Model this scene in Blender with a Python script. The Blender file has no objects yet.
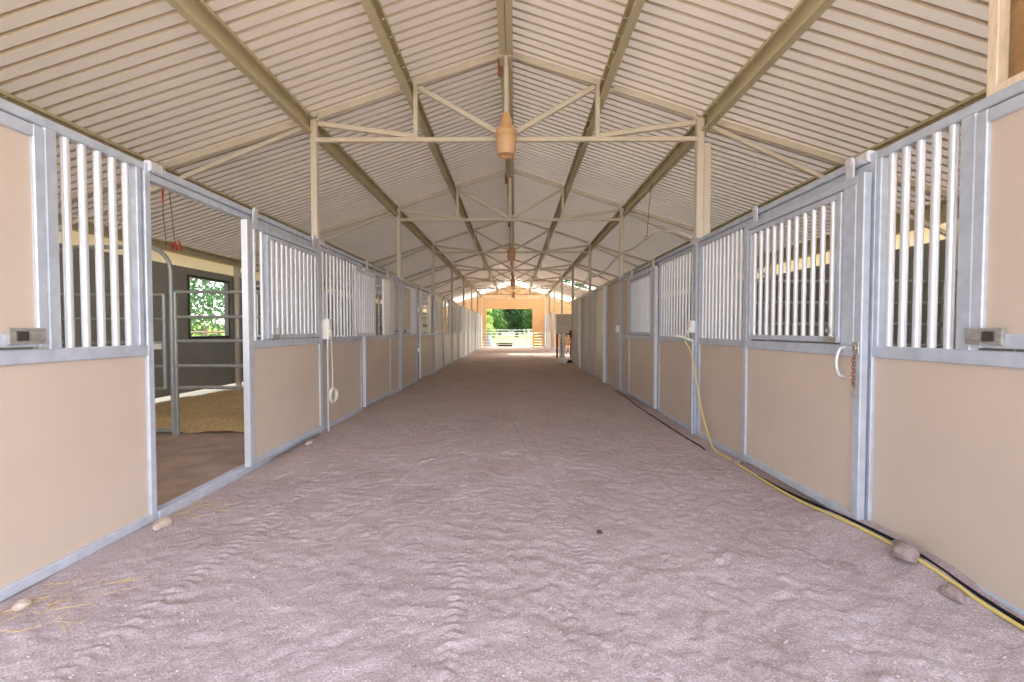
import bpy, bmesh, math, random
import numpy as np
from mathutils import Vector, Matrix
random.seed(7); rng = np.random.default_rng(7)
SC = bpy.context.scene; COL = SC.collection
PI = math.pi

# ------------------------------------------------------------------ materials
def lin(c):
    return tuple(((v/255)/12.92 if v/255 <= .04045 else ((v/255+.055)/1.055)**2.4) for v in c)
def mat(name, rgb, rough=.6, metal=0., var=.06, scale=8., bump=0., bscale=60., spec=.3, stretch=None, transl=0., tcol=None):
    m = bpy.data.materials.new(name); m.use_nodes = True
    nt = m.node_tree; N = nt.nodes; L = nt.links
    b = N['Principled BSDF']; out = N['Material Output']
    b.inputs['Roughness'].default_value = rough; b.inputs['Metallic'].default_value = metal
    b.inputs['Specular IOR Level'].default_value = spec
    tc = N.new('ShaderNodeTexCoord')
    vec = tc.outputs['Object']
    if stretch:
        mp = N.new('ShaderNodeMapping'); mp.inputs['Scale'].default_value = stretch
        L.new(vec, mp.inputs['Vector']); vec = mp.outputs['Vector']
    c = lin(rgb)
    nz = N.new('ShaderNodeTexNoise'); nz.inputs['Scale'].default_value = scale; nz.inputs['Detail'].default_value = 6
    L.new(vec, nz.inputs['Vector'])
    rp = N.new('ShaderNodeValToRGB')
    rp.color_ramp.elements[0].position = .3; rp.color_ramp.elements[1].position = .7
    rp.color_ramp.elements[0].color = tuple(min(1, v*(1-var)) for v in c)+(1,)
    rp.color_ramp.elements[1].color = tuple(min(1, v*(1+var)) for v in c)+(1,)
    L.new(nz.outputs['Fac'], rp.inputs['Fac']); L.new(rp.outputs['Color'], b.inputs['Base Color'])
    if bump:
        n2 = N.new('ShaderNodeTexNoise'); n2.inputs['Scale'].default_value = bscale; n2.inputs['Detail'].default_value = 4
        L.new(vec, n2.inputs['Vector'])
        bp = N.new('ShaderNodeBump'); bp.inputs['Strength'].default_value = bump; bp.inputs['Distance'].default_value = .02
        L.new(n2.outputs['Fac'], bp.inputs['Height']); L.new(bp.outputs['Normal'], b.inputs['Normal'])
    if transl:
        tr = N.new('ShaderNodeBsdfTranslucent'); tr.inputs['Color'].default_value = lin(tcol or rgb)+(1,)
        mx = N.new('ShaderNodeMixShader'); mx.inputs['Fac'].default_value = transl
        L.new(b.outputs[0], mx.inputs[1]); L.new(tr.outputs[0], mx.inputs[2]); L.new(mx.outputs[0], out.inputs['Surface'])
    return m
M = {}
M['tan'] = mat('tan_sheet', (208,191,176), .42, var=.03, scale=2.5, spec=.35)
M['pale'] = mat('pale_sheet', (222,216,204), .35, var=.03, scale=3, spec=.4)
M['galv'] = mat('galvanised_tube', (196,203,216), .42, .2, var=.10, scale=14, spec=.5)
M['bar'] = mat('galvanised_bar', (222,222,228), .34, .3, var=.05, scale=10, spec=.5)
M['purlin'] = mat('olive_primed_steel', (206,196,164), .55, .1, var=.06, scale=4)
M['truss'] = mat('beige_painted_steel', (216,206,192), .5, .05, var=.06, scale=5)
M['roof'] = mat('beige_roof_sheet', (222,208,192), .6, var=.04, scale=1.2, transl=.036, tcol=(246,240,232))  # steel sheet made slightly translucent, added to spread daylight through the interior
M['roofrib'] = mat('beige_roof_sheet_shaded_rib', (222,208,192), .6, var=.04, scale=1.2)  # opaque copy of the roof sheet, puts dark shade lines into the ribs
M['rooflight'] = mat('clear_roof_sheet', (245,240,225), .5, var=.03, scale=1.2, transl=.38, tcol=(255,250,236))
M['cream'] = mat('cream_fascia_sheet', (246,238,216), .6, var=.04, scale=3, transl=.45, tcol=(255,250,236))
M['dark'] = mat('dark_grey_wall_panel', (158,157,150), .55, var=.1, scale=2, bump=.1)
M['peach'] = mat('peach_end_wall_sheet', (220,174,128), .6, var=.05, scale=1.6)
M['board'] = mat('orange_plank', (206,142,84), .65, var=.15, scale=6, stretch=(1,1,8))
M['ply'] = mat('plywood', (184,148,104), .7, var=.18, scale=9)
M['stud'] = mat('pine_stud', (234,214,188), .65, var=.1, scale=12, stretch=(6,6,1))
M['white'] = mat('white_paint', (246,244,238), .45, var=.03, scale=6)
M['black'] = mat('black_rubber', (26,26,28), .6, var=.1)
M['yellow'] = mat('yellow_hose_rubber', (222,200,120), .45, var=.05, scale=20)
M['steel'] = mat('worn_steel', (188,186,180), .4, .6, var=.2, scale=40)
M['darksteel'] = mat('dark_steel', (84,80,76), .5, .5, var=.2, scale=40)
M['lamp'] = mat('tan_lamp_housing', (212,170,128), .45, var=.08, scale=12)
M['lampglass'] = mat('amber_lamp_glass', (238,200,160), .2, var=.03, scale=10, spec=.5, transl=.25)
M['rust'] = mat('red_oxide', (140,96,80), .7, var=.15, scale=25)
M['red'] = mat('red_twine', (204,70,50), .8)
M['rock'] = mat('sandstone', (200,182,170), .9, var=.15, scale=25, bump=.6, bscale=50)
M['greyrock'] = mat('grey_stone', (164,146,142), .9, var=.15, scale=25, bump=.6, bscale=50)
M['straw'] = mat('straw', (204,174,116), .8, var=.2, scale=30)
M['wood'] = mat('brown_timber', (128,84,52), .7, var=.2, scale=8, stretch=(6,6,1))
M['bark'] = mat('bark', (98,82,66), .9, var=.25, scale=20, bump=.6)
M['blue'] = mat('blue_grey_plastic', (104,116,140), .5, var=.06)
M['pipe'] = mat('silver_pipe', (176,178,176), .4, .4, var=.08, scale=12, spec=.5)
M['gatepipe'] = mat('pale_gate_pipe', (164,174,166), .45, .2, var=.06)
M['cablewhite'] = mat('grey_white_cable', (232,228,216), .5)
def leafmat(name, a, b):
    m = mat(name, a, .55, var=.3, scale=1.5, spec=.3, transl=.22, tcol=b); return m
M['leaf'] = leafmat('green_leaf', (76,108,52), (120,160,64))
M['leaf2'] = leafmat('yellow_green_leaf', (126,150,74), (170,186,90))
M['leaf3'] = leafmat('deep_green_leaf', (56,86,50), (90,130,64))
M['shav'] = mat('wood_shavings', (226,196,144), .9, var=.3, scale=40, bump=.8, bscale=60)
M['stallfloor'] = mat('packed_stall_dirt', (186,164,150), .9, var=.2, scale=4, bump=.4, bscale=25)

def dirt_material():
    m = bpy.data.materials.new('aisle_dirt'); m.use_nodes = True
    nt = m.node_tree; N = nt.nodes; L = nt.links; b = N['Principled BSDF']
    b.inputs['Roughness'].default_value = .95; b.inputs['Specular IOR Level'].default_value = .1
    tc = N.new('ShaderNodeTexCoord'); P = tc.outputs['Object']
    def noise(sc, det=6, rough=.6, vec=None):
        n = N.new('ShaderNodeTexNoise'); n.inputs['Scale'].default_value = sc; n.inputs['Detail'].default_value = det
        n.inputs['Roughness'].default_value = rough; L.new(vec or P, n.inputs['Vector']); return n.outputs['Fac']
    def ramp(f, p0, c0, p1, c1):
        r = N.new('ShaderNodeValToRGB'); e = r.color_ramp.elements
        e[0].position = p0; e[1].position = p1; e[0].color = lin(c0)+(1,); e[1].color = lin(c1)+(1,)
        L.new(f, r.inputs['Fac']); return r.outputs['Color']
    def mix(f, a, bb, mode='MIX'):
        x = N.new('ShaderNodeMix'); x.data_type = 'RGBA'; x.blend_type = mode
        if isinstance(f, float): x.inputs[0].default_value = f
        else: L.new(f, x.inputs[0])
        L.new(a, x.inputs[6]); L.new(bb, x.inputs[7]); return x.outputs[2]
    sp = N.new('ShaderNodeSeparateXYZ'); L.new(P, sp.inputs[0])
    mr = N.new('ShaderNodeMapRange'); mr.inputs[1].default_value = 3.; mr.inputs[2].default_value = 15.
    ad = N.new('ShaderNodeMath'); ad.operation = 'MULTIPLY_ADD'; ad.inputs[1].default_value = 5.; L.new(noise(.5), ad.inputs[0])
    L.new(sp.outputs['Y'], ad.inputs[2]); L.new(ad.outputs[0], mr.inputs[0])
    pale = ramp(noise(2.2), .3, (196,179,184), .7, (218,204,212))      # near dirt tinted grey-pink, sky light at the entrance put into the colour
    brown = ramp(noise(1.4), .3, (204,180,164), .7, (226,206,190))      # browner dirt further in, away from that painted sky light
    base = mix(mr.outputs[0], pale, brown)
    speck = ramp(noise(120, 3), .42, (120,110,110), .66, (255,255,255))
    base = mix(.42, base, speck, 'MULTIPLY')
    L.new(base, b.inputs['Base Color'])
    bp = N.new('ShaderNodeBump'); bp.inputs['Strength'].default_value = .8; bp.inputs['Distance'].default_value = .014
    a1 = N.new('ShaderNodeMath'); a1.operation = 'MULTIPLY_ADD'; a1.inputs[1].default_value = .6
    L.new(noise(80, 6, .7), a1.inputs[0]); L.new(noise(22, 6, .65), a1.inputs[2])
    L.new(a1.outputs[0], bp.inputs['Height']); L.new(bp.outputs['Normal'], b.inputs['Normal'])
    return m
M['dirt'] = dirt_material()
def ground_material():
    m = mat('sunlit_yard_and_field', (176,164,138), .95, var=.12, scale=.6)
    nt = m.node_tree; N = nt.nodes; L = nt.links; b = N['Principled BSDF']
    tc = N.new('ShaderNodeTexCoord'); sp = N.new('ShaderNodeSeparateXYZ'); L.new(tc.outputs['Object'], sp.inputs[0])
    nz = N.new('ShaderNodeTexNoise'); nz.inputs['Scale'].default_value = .35; nz.inputs['Detail'].default_value = 5
    L.new(tc.outputs['Object'], nz.inputs['Vector'])
    ad = N.new('ShaderNodeMath'); ad.operation = 'MULTIPLY_ADD'; ad.inputs[1].default_value = 8
    L.new(nz.outputs['Fac'], ad.inputs[0]); L.new(sp.outputs['Y'], ad.inputs[2])
    mr = N.new('ShaderNodeMapRange'); mr.inputs[1].default_value = 38; mr.inputs[2].default_value = 44; L.new(ad.outputs[0], mr.inputs[0])
    mx = N.new('ShaderNodeMix'); mx.data_type = 'RGBA'; L.new(mr.outputs[0], mx.inputs[0])
    src = b.inputs['Base Color'].links[0].from_socket
    L.new(src, mx.inputs[6])
    n3 = N.new('ShaderNodeTexNoise'); n3.inputs['Scale'].default_value = 1.5; L.new(tc.outputs['Object'], n3.inputs['Vector'])
    r = N.new('ShaderNodeValToRGB'); e = r.color_ramp.elements
    e[0].position = .35; e[1].position = .7; e[0].color = lin((104,128,62))+(1,); e[1].color = lin((150,152,96))+(1,)
    L.new(n3.outputs['Fac'], r.inputs['Fac']); L.new(r.outputs['Color'], mx.inputs[7])
    L.new(mx.outputs[2], b.inputs['Base Color'])
    return m
M['ground'] = ground_material()

# ------------------------------------------------------------------ geometry helpers
class MB:
    def __init__(s): s.v = []; s.f = []; s.mi = []
    def add(s, vs, fs, mi=0):
        o = len(s.v); s.v.extend([tuple(v) for v in vs]); s.f.extend([tuple(o+i for i in f) for f in fs]); s.mi.extend([mi]*len(fs)); return s
    def prism(s, p0, p1, prof, up=(0,0,1), mi=0, p1prof=None):
        p0 = Vector(p0); p1 = Vector(p1); d = (p1-p0).normalized(); up = Vector(up)
        if abs(d.dot(up)) > .99: up = Vector((0,1,0))
        r = d.cross(up).normalized(); u = r.cross(d).normalized(); n = len(prof)
        vs = [p0+r*a+u*b for a, b in prof]+[p1+r*a+u*b for a, b in (p1prof or prof)]
        fs = [(i, (i+1) % n, n+(i+1) % n, n+i) for i in range(n)]+[tuple(reversed(range(n))), tuple(range(n, 2*n))]
        return s.add(vs, fs, mi)
    def bar(s, p0, p1, w, h, ch=None, up=(0,0,1), mi=0):           # rectangular tube with eased edges; w across, h along up
        c = min(w, h)*.12 if ch is None else ch; a, b = w/2, h/2
        return s.prism(p0, p1, [(-a+c,-b),(a-c,-b),(a,-b+c),(a,b-c),(a-c,b),(-a+c,b),(-a,b-c),(-a,-b+c)], up, mi)
    def box(s, lo, hi, ch=None, mi=0):
        lo = Vector(lo); hi = Vector(hi); d = hi-lo; c = (lo+hi)/2
        ax = max(range(3), key=lambda i: d[i])
        p0 = c.copy(); p1 = c.copy(); p0[ax] = lo[ax]; p1[ax] = hi[ax]
        if ax == 2: return s.bar(p0, p1, d.x, d.y, ch, (0,1,0), mi)
        if ax == 1: return s.bar(p0, p1, d.x, d.z, ch, (0,0,1), mi)
        return s.bar(p0, p1, d.y, d.z, ch, (0,0,1), mi)
    def cyl(s, p0, p1, r, n=12, r1=None, mi=0):
        q = [(math.cos(2*PI*i/n), math.sin(2*PI*i/n)) for i in range(n)]
        return s.prism(p0, p1, [(r*a, r*b) for a, b in q], (0,0,1), mi, [((r1 or r)*a, (r1 or r)*b) for a, b in q])
    def tube(s, pts, r, n=8, mi=0, closed=False):
        P = [Vector(p) for p in pts]; m = len(P); o = len(s.v); R = r if isinstance(r, (list, tuple)) else [r]*m
        up = None
        for i, p in enumerate(P):
            d = (P[(i+1) % m]-P[i-1]) if closed else (P[min(i+1, m-1)]-P[max(i-1, 0)])
            d.normalize()
            if up is None:
                up = Vector((0,0,1)) if abs(d.z) < .9 else Vector((1,0,0))
            a = d.cross(up).normalized(); b = a.cross(d).normalized(); up = b
            for k in range(n):
                t = 2*PI*k/n; s.v.append(tuple(p+a*(R[i]*math.cos(t))+b*(R[i]*math.sin(t))))
        for i in range(m if closed else m-1):
            j = (i+1) % m
            for k in range(n):
                s.f.append((o+i*n+k, o+i*n+(k+1) % n, o+j*n+(k+1) % n, o+j*n+k)); s.mi.append(mi)
        if not closed:
            s.f.append(tuple(o+k for k in reversed(range(n)))); s.f.append(tuple(o+(m-1)*n+k for k in range(n))); s.mi += [mi, mi]
        return s
    def lathe(s, c, prof, n=20, mi=0, axis='z'):
        o = len(s.v); m = len(prof)
        for r, z in prof:
            for k in range(n):
                t = 2*PI*k/n; a, b = r*math.cos(t), r*math.sin(t)
                s.v.append((c[0]+a, c[1]+b, c[2]+z) if axis == 'z' else ((c[0]+z, c[1]+a, c[2]+b) if axis == 'x' else (c[0]+a, c[1]+z, c[2]+b)))
        for i in range(m-1):
            for k in range(n):
                s.f.append((o+i*n+k, o+i*n+(k+1) % n, o+(i+1)*n+(k+1) % n, o+(i+1)*n+k)); s.mi.append(mi)
        s.f.append(tuple(o+k for k in reversed(range(n)))); s.f.append(tuple(o+(m-1)*n+k for k in range(n))); s.mi += [mi, mi]
        return s
    def mesh(s, name, mats, off=(0,0,0), smooth=False):
        me = bpy.data.meshes.new(name)
        me.from_pydata([(v[0]-off[0], v[1]-off[1], v[2]-off[2]) for v in s.v], [], s.f)
        for m in (mats if isinstance(mats, (list, tuple)) else [mats]): me.materials.append(m)
        me.polygons.foreach_set('material_index', s.mi)
        bm = bmesh.new(); bm.from_mesh(me); bmesh.ops.recalc_face_normals(bm, faces=bm.faces); bm.to_mesh(me); bm.free()
        if smooth:
            me.polygons.foreach_set('use_smooth', [True]*len(me.polygons)); me.set_sharp_from_angle(angle=math.radians(40))
        me.update(); return me
    def build(s, name, mats, parent=None, smooth=False, origin=None):
        po = wloc(parent) if parent else Vector((0,0,0))
        og = Vector(origin) if origin is not None else po
        o = bpy.data.objects.new(name, s.mesh(name, mats, og, smooth)); COL.objects.link(o)
        o.location = og-po
        if parent: o.parent = parent
        return o
def wloc(o):
    v = Vector((0,0,0))
    while o: v += o.location; o = o.parent
    return v
def tag(o, label=None, cat=None, group=None, kind=None):
    if label: o['label'] = label
    if cat: o['category'] = cat
    if group: o['group'] = group
    if kind: o['kind'] = kind
    return o
def thing(name, label, cat, loc, group=None):
    o = bpy.data.objects.new(name, None); o.empty_display_size = .1; COL.objects.link(o); o.location = loc
    return tag(o, label, cat, group)
def struct(name, mb, mats, smooth=False):
    o = mb.build(name, mats, None, smooth); o['kind'] = 'structure'; return o
def spline(pts, n=8):
    P = [Vector(p) for p in pts]; P = [2*P[0]-P[1]]+P+[2*P[-1]-P[-2]]; out = []
    for i in range(1, len(P)-2):
        a, b, c, d = P[i-1:i+3]
        for k in range(n):
            t = k/n; out.append(.5*((2*b)+(c-a)*t+(2*a-5*b+4*c-d)*t*t+(3*b-a-3*c+d)*t**3))
    out.append(P[-2]); return out
_cache = {}
def barobj(name, loc, r, h, parent, mkey='bar'):                    # round pipe standing upright, mesh shared between equals
    k = (round(r, 4), round(h, 4), mkey)
    if k not in _cache:
        _cache[k] = MB().cyl((0,0,0), (0,0,h), r, 12).mesh('bar', M[mkey], smooth=True)
    o = bpy.data.objects.new(name, _cache[k]); COL.objects.link(o); o.parent = parent; o.location = Vector(loc)-wloc(parent); return o
ORD = ['first','second','third','fourth','fifth','sixth','seventh','eighth','ninth','tenth','eleventh','twelfth']

# ------------------------------------------------------------------ key dimensions (metres; Y runs down the aisle)
AX = 2.25; H = 2.285; P0 = 5.08; BAY = 3.66; YN = -0.6; YE = 30.7
LB, RB = -5.65, 5.30                                                 # outer walls
def roofz(x): return 4.50-abs(x)/3 if abs(x) <= AX else 3.75-(abs(x)-AX)*.315
posts = [P0+BAY*k for k in range(-1, 8)]                             # nine truss lines

# ------------------------------------------------------------------ floor
def vnoise(x, y, seed):
    r = np.random.default_rng(seed); T = r.random((256, 256))
    xi = np.floor(x).astype(int); yi = np.floor(y).astype(int); fx = x-xi; fy = y-yi
    fx = fx*fx*(3-2*fx); fy = fy*fy*(3-2*fy)
    g = lambda a, b: T[a % 256, b % 256]
    return (g(xi,yi)*(1-fx)+g(xi+1,yi)*fx)*(1-fy)+(g(xi,yi+1)*(1-fx)+g(xi+1,yi+1)*fx)*fy-.5
def grid_mesh(name, X, Y, Z, m, smooth=True):
    ny, nx = Z.shape
    v = np.stack([np.broadcast_to(X, Z.shape), np.broadcast_to(Y[:,None], Z.shape), Z], -1).reshape(-1, 3)
    i = np.arange(ny*nx).reshape(ny, nx)
    f = np.stack([i[:-1,:-1], i[:-1,1:], i[1:,1:], i[1:,:-1]], -1).reshape(-1, 4)
    me = bpy.data.meshes.new(name); me.from_pydata(v.tolist(), [], f.tolist()); me.materials.append(m)
    if smooth: me.polygons.foreach_set('use_smooth', [True]*len(me.polygons))
    o = bpy.data.objects.new(name, me); COL.objects.link(o); return o
def floor_h(gx, gy):
    z = .035*vnoise(gx*.9, gy*.6, 1)+.007*vnoise(gx*2.6+3, gy*2.2, 2)+.006*vnoise(gx*6, gy*5.5, 3)+.008*vnoise(gx*13, gy*12, 4)+.007*vnoise(gx*26, gy*24, 14)+.0045*vnoise(gx*47, gy*43, 15)
    z += .003*np.clip(np.sin(gy*46+9*vnoise(gx*4, gy*3, 6)+gx*9), -.2, 1)*np.clip(vnoise(gx*2.6+9, gy*1.9, 5)*5, 0, 1)   # scuffed rake and tyre ripples
    for i, (tx, sk, wd, pp) in enumerate(((-.10, -.06, .05, .05), (.72, -.10, .055, .045), (-.95, .05, .05, .05), (1.32, .03, .07, .06), (.30, .04, .05, .05), (-1.5, -.03, .06, .055))):
        dx = gx-tx-sk*gy-.05*np.sin(gy*.9+i); c = np.clip(1.4-np.abs(dx)/wd, 0, 1)*np.clip(vnoise(gx*.8+i*7, gy*1.1, 31+i)*5+.4, 0, 1)
        z += c*(.0034*np.tanh(2.2*np.sin(2*PI*(gy+.5*np.abs(dx))/pp))-.002)*(gy < 8)            # tyre tread
    r2 = np.random.default_rng(5)
    for i in range(420):                                             # scuffs and hoof-sized dents
        cx, cy, a = r2.uniform(-2.0, 2.0), 1.05+7*r2.random()**1.5, r2.uniform(0, PI); L, w, d = r2.uniform(.05, .16), r2.uniform(.015, .035), r2.uniform(.002, .0055)
        m = (np.abs(gx-cx) < .25) & (np.abs(gy-cy) < .25)
        if not m.any(): continue
        u = (gx[m]-cx)*math.cos(a)+(gy[m]-cy)*math.sin(a); v = -(gx[m]-cx)*math.sin(a)+(gy[m]-cy)*math.cos(a)-u*u*1.5
        e = np.exp(-(u/L)**2); z[m] += d*e*(np.exp(-((v-w*1.4)/w)**2)*.8-np.exp(-(v/w)**2))
    c = np.exp(-((gx-.72+.11*gy)/.014)**2); z -= .006*c               # the drag line down the middle
    edge = np.clip((np.abs(gx)-1.9)/.35, 0, 1)
    z = z*(1-.75*edge)+.012*edge*(1+2*vnoise(gx*3, gy*2.5, 8))
    z += np.clip((gx-1.9)/.25, 0, 1)*(.03*np.clip((3.6-gy)/.6, 0, 1)+.055*np.exp(-np.clip((np.abs(gy-2.4)-.25)/.22, 0, 9)**2))   # dirt banked against the right panel
    return z-.01
Ya = np.concatenate([np.arange(-.9, 1, .03), np.arange(1, 4.5, .010), np.arange(4.5, 8, .02), np.arange(8, 31.6, .06)])
Xa = np.arange(-2.36, 2.37, .012)
gx, gy = np.meshgrid(Xa, Ya)
FZ = floor_h(gx, gy); fl = grid_mesh('floor', Xa, Ya, FZ, M['dirt']); fl['kind'] = 'structure'
def fz(x, y): return float(FZ[np.argmin(np.abs(Ya-y)), np.argmin(np.abs(Xa-x))])
for (xa, xb) in ((LB-.3, -2.30), (2.30, RB+.3)):
    X = np.linspace(xa, xb, 40); Y = np.arange(-2.6, 31.6, .12); a, b = np.meshgrid(X, Y)
    o = grid_mesh('floor', X, Y, -.025+.03*vnoise(a*1.5, b*1.5, 12)+.012*vnoise(a*6, b*6, 13), M['stallfloor']); o['kind'] = 'structure'
struct('ground', MB().add([(-150,-60,-.12),(150,-60,-.12),(150,220,-.12),(-150,220,-.12)], [(0,1,2,3)]), M['ground'])

# ------------------------------------------------------------------ roof sheets (structure)
def rib_profile(ya, yb, pitch=.12, d=.040):
    out = []; y = ya
    while y < yb-1e-6:
        for a, z in ((0,0),(.084,0),(.092,d),(.112,d)): out.append((y+a, z))
        y += pitch
    out.append((yb, 0)); return out
roof = MB()
prof = rib_profile(YN-.36, YE+.26)
xs = [-6.25, -AX, 0, AX, 5.9]
for i in range(4):
    xa, xb = xs[i], xs[i+1]
    lo = [(xa, y, roofz(xa)+z) for y, z in prof]; hi = [(xb, y, roofz(xb)+z) for y, z in prof]
    o = len(roof.v); n = len(prof); roof.v += lo+hi
    for k in range(n-1):
        ym = (prof[k][0]+prof[k+1][0])/2
        if i == 3 and 20.6 < ym < 22.2: continue                      # sheets left out of the right-hand shed roof to let sun onto the floor
        roof.f.append((o+k, o+k+1, o+n+k+1, o+n+k)); roof.mi.append(1 if ym > P0+BAY*6 else (0 if k % 4 == 0 else 2))
me = bpy.data.meshes.new('ceiling'); me.from_pydata(roof.v, [], roof.f); me.materials.append(M['roof']); me.materials.append(M['rooflight']); me.materials.append(M['roofrib'])
me.polygons.foreach_set('material_index', roof.mi); o = bpy.data.objects.new('ceiling', me); COL.objects.link(o); o['kind'] = 'structure'

# ------------------------------------------------------------------ purlins
def purlin(x, zb, zt, face, label, fl=.075):
    # C-section running the whole barn: web + two returned flanges, with a line of screws
    t = thing('roof_purlin', label, 'roof beam', (x, YN-.5, zb), 'steel purlins running the length of the barn')
    w = .012; s = face; y0, y1 = YN-.5, YE+.1
    mb = MB()
    pr = [(0,0),(s*fl,0),(s*fl,.03),(s*(fl-.008),.03),(s*(fl-.008),.01),(s*w,.01),(s*w,zt-zb-.01),(s*(fl-.008),zt-zb-.01),(s*(fl-.008),zt-zb-.03),(s*fl,zt-zb-.03),(s*fl,zt-zb),(0,zt-zb)]
    mb.prism((x, y0, zb), (x, y1, zb), pr, (0,0,1))
    y = .4
    while y < 9: mb.cyl((x+s*fl*.5, y, zt-.045), (x+s*fl*.5+s*.03, y, zt-.03), .006, 6, mi=1); y += .24
    mb.build('channel', [M['purlin'], M['steel']], t)
names = {-4.1:'left shed purlin between outer wall and left row of posts', -2.33:'purlin carried on the left row of aisle posts',
         -1.16:'purlin halfway up the left roof slope', 1.16:'purlin halfway up the right roof slope',
         2.33:'purlin carried on the right row of aisle posts', 4.0:'right shed purlin between outer wall and right row of posts'}
for x, nm in names.items():
    zt = roofz(x)-.004; d = .20 if abs(x) < 3 else .16
    purlin(x, zt-d, zt, 1 if x < 0 else -1, 'olive steel '+nm)
purlin(-.075, roofz(0)-.22, roofz(.08)-.004, 1, 'olive steel ridge channel, left half of the pair under the ridge', .07)
purlin(.075, roofz(0)-.22, roofz(.08)-.004, -1, 'olive steel ridge channel, right half of the pair under the ridge', .07)
purlin(LB+.02, 2.52, roofz(LB)-.004, 1, 'olive steel eave purlin along the top of the left outer wall')
purlin(RB-.02, 2.52, roofz(RB)-.004, -1, 'olive steel eave purlin along the top of the right outer wall')

# ------------------------------------------------------------------ trusses and posts
for k, y in enumerate(posts):
    vis = k                                                         # index among the visible ones
    nm = ORD[vis-1] if vis >= 1 else None
    lab = f'{nm} beige steel roof truss from the camera, spanning the aisle' if nm else 'beige steel roof truss just above the camera'
    t = thing('roof_truss', lab, 'roof truss', (0, y, 3.43), 'steel trusses across the aisle')
    b = .05
    MB().bar((-AX+.03, y, 3.45), (AX-.03, y, 3.45), b, b).build('bottom_chord', M['truss'], t)
    MB().bar((0, y, 3.475), (0, y, 4.29), .06, .06).build('king_post', M['truss'], t)
    for s in (-1, 1):
        MB().bar((s*.03, y, 4.43), (s*1.09, y, roofz(1.09)-.045), b, .07).build('rafter', M['truss'], t)
        MB().bar((s*1.24, y, roofz(1.24)-.045), (s*2.2, y, roofz(2.2)-.045), b, .07).build('rafter', M['truss'], t)
        MB().bar((s*1.06, y, 3.475), (s*1.06, y, 4.07), .05, .05).build('hanger', M['truss'], t)
        MB().bar((s*1.02, y, 4.05), (s*.05, y, 3.50), .05, .055).build('diagonal', M['truss'], t)
        MB().bar((s*1.08, y, 3.49), (s*2.2, y, 3.64), .05, .055).build('diagonal', M['truss'], t)
        X = abs(LB if s < 0 else RB)
        MB().bar((s*2.42, y, roofz(2.42)-.045), (s*(X-.12), y, roofz(X-.12)-.045), b, .07).build('shed_rafter', M['truss'], t)
        MB().bar((s*2.36, y, 3.60), (s*(X-.12), y, 2.33), .045, .05).build('shed_brace', M['truss'], t)
    gp = MB()
    gp.box((-.10, y-.034, 4.16), (-.05, y-.028, 4.36)); gp.build('gusset_plate', M['rust'], t)
    for s in (-1, 1):
        side = 'left' if s < 0 else 'right'
        where = f'{nm} from the camera' if nm else 'beside the camera'
        p = thing('roof_post', f'slim square steel roof post, {side} side of the aisle, {where}', 'post', (s*AX, y, 0), f'steel posts along the {side} side of the aisle')
        w = .075 if not (s > 0 and k == 1) else .085
        MB().bar((s*AX, y, -.03), (s*AX, y, H-.06), .085, .085, up=(0,1,0)).build('lower_tube', M['galv'], p)
        MB().bar((s*AX, y, H-.06), (s*AX, y, 3.68), w, w, up=(0,1,0)).build('upper_tube', M['truss'], p)
        if s > 0 and k == 1:
            MB().bar((s*AX+.09, y+.02, H), (s*AX+.09, y+.02, 3.40), .085, .06, up=(0,1,0)).build('doubler', M['truss'], p)

# ------------------------------------------------------------------ lamps
lamp_lab = ['large tan lamp hanging from the ridge at the first truss from the camera','tan lamp hanging from the ridge at the third truss from the camera',
            'small distant tan lamp hanging at the fifth truss from the camera','farthest tan lamp hanging at the seventh truss from the camera']
for j, k in enumerate((1, 3, 5, 7)):
    y = posts[k]-.20
    t = thing('barn_lamp', lamp_lab[j], 'lamp', (0, y, 3.27), 'hanging lamps under the ridge')
    m = MB(); m.cyl((0, y, 3.62), (0, y, 4.30), .02, 10); m.bar((-.09, y, 4.29), (.09, y, 4.29), .05, .03); m.build('stem', M['truss'], t, True)
    MB().lathe((0, y, 3.19), [(.03,.47),(.045,.465),(.05,.42),(.064,.40),(.066,.34),(.088,.315),(.092,.28),(.118,.262),(.120,.215),(.110,.20)], 24).build('housing', M['lamp'], t, True)
    MB().lathe((0, y, 3.19), [(.108,.202),(.114,.15),(.110,.08),(.096,.02),(.092,0),(.080,.0),(.076,.03),(.02,.06)], 24).build('globe', M['lampglass'], t, True)

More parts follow.
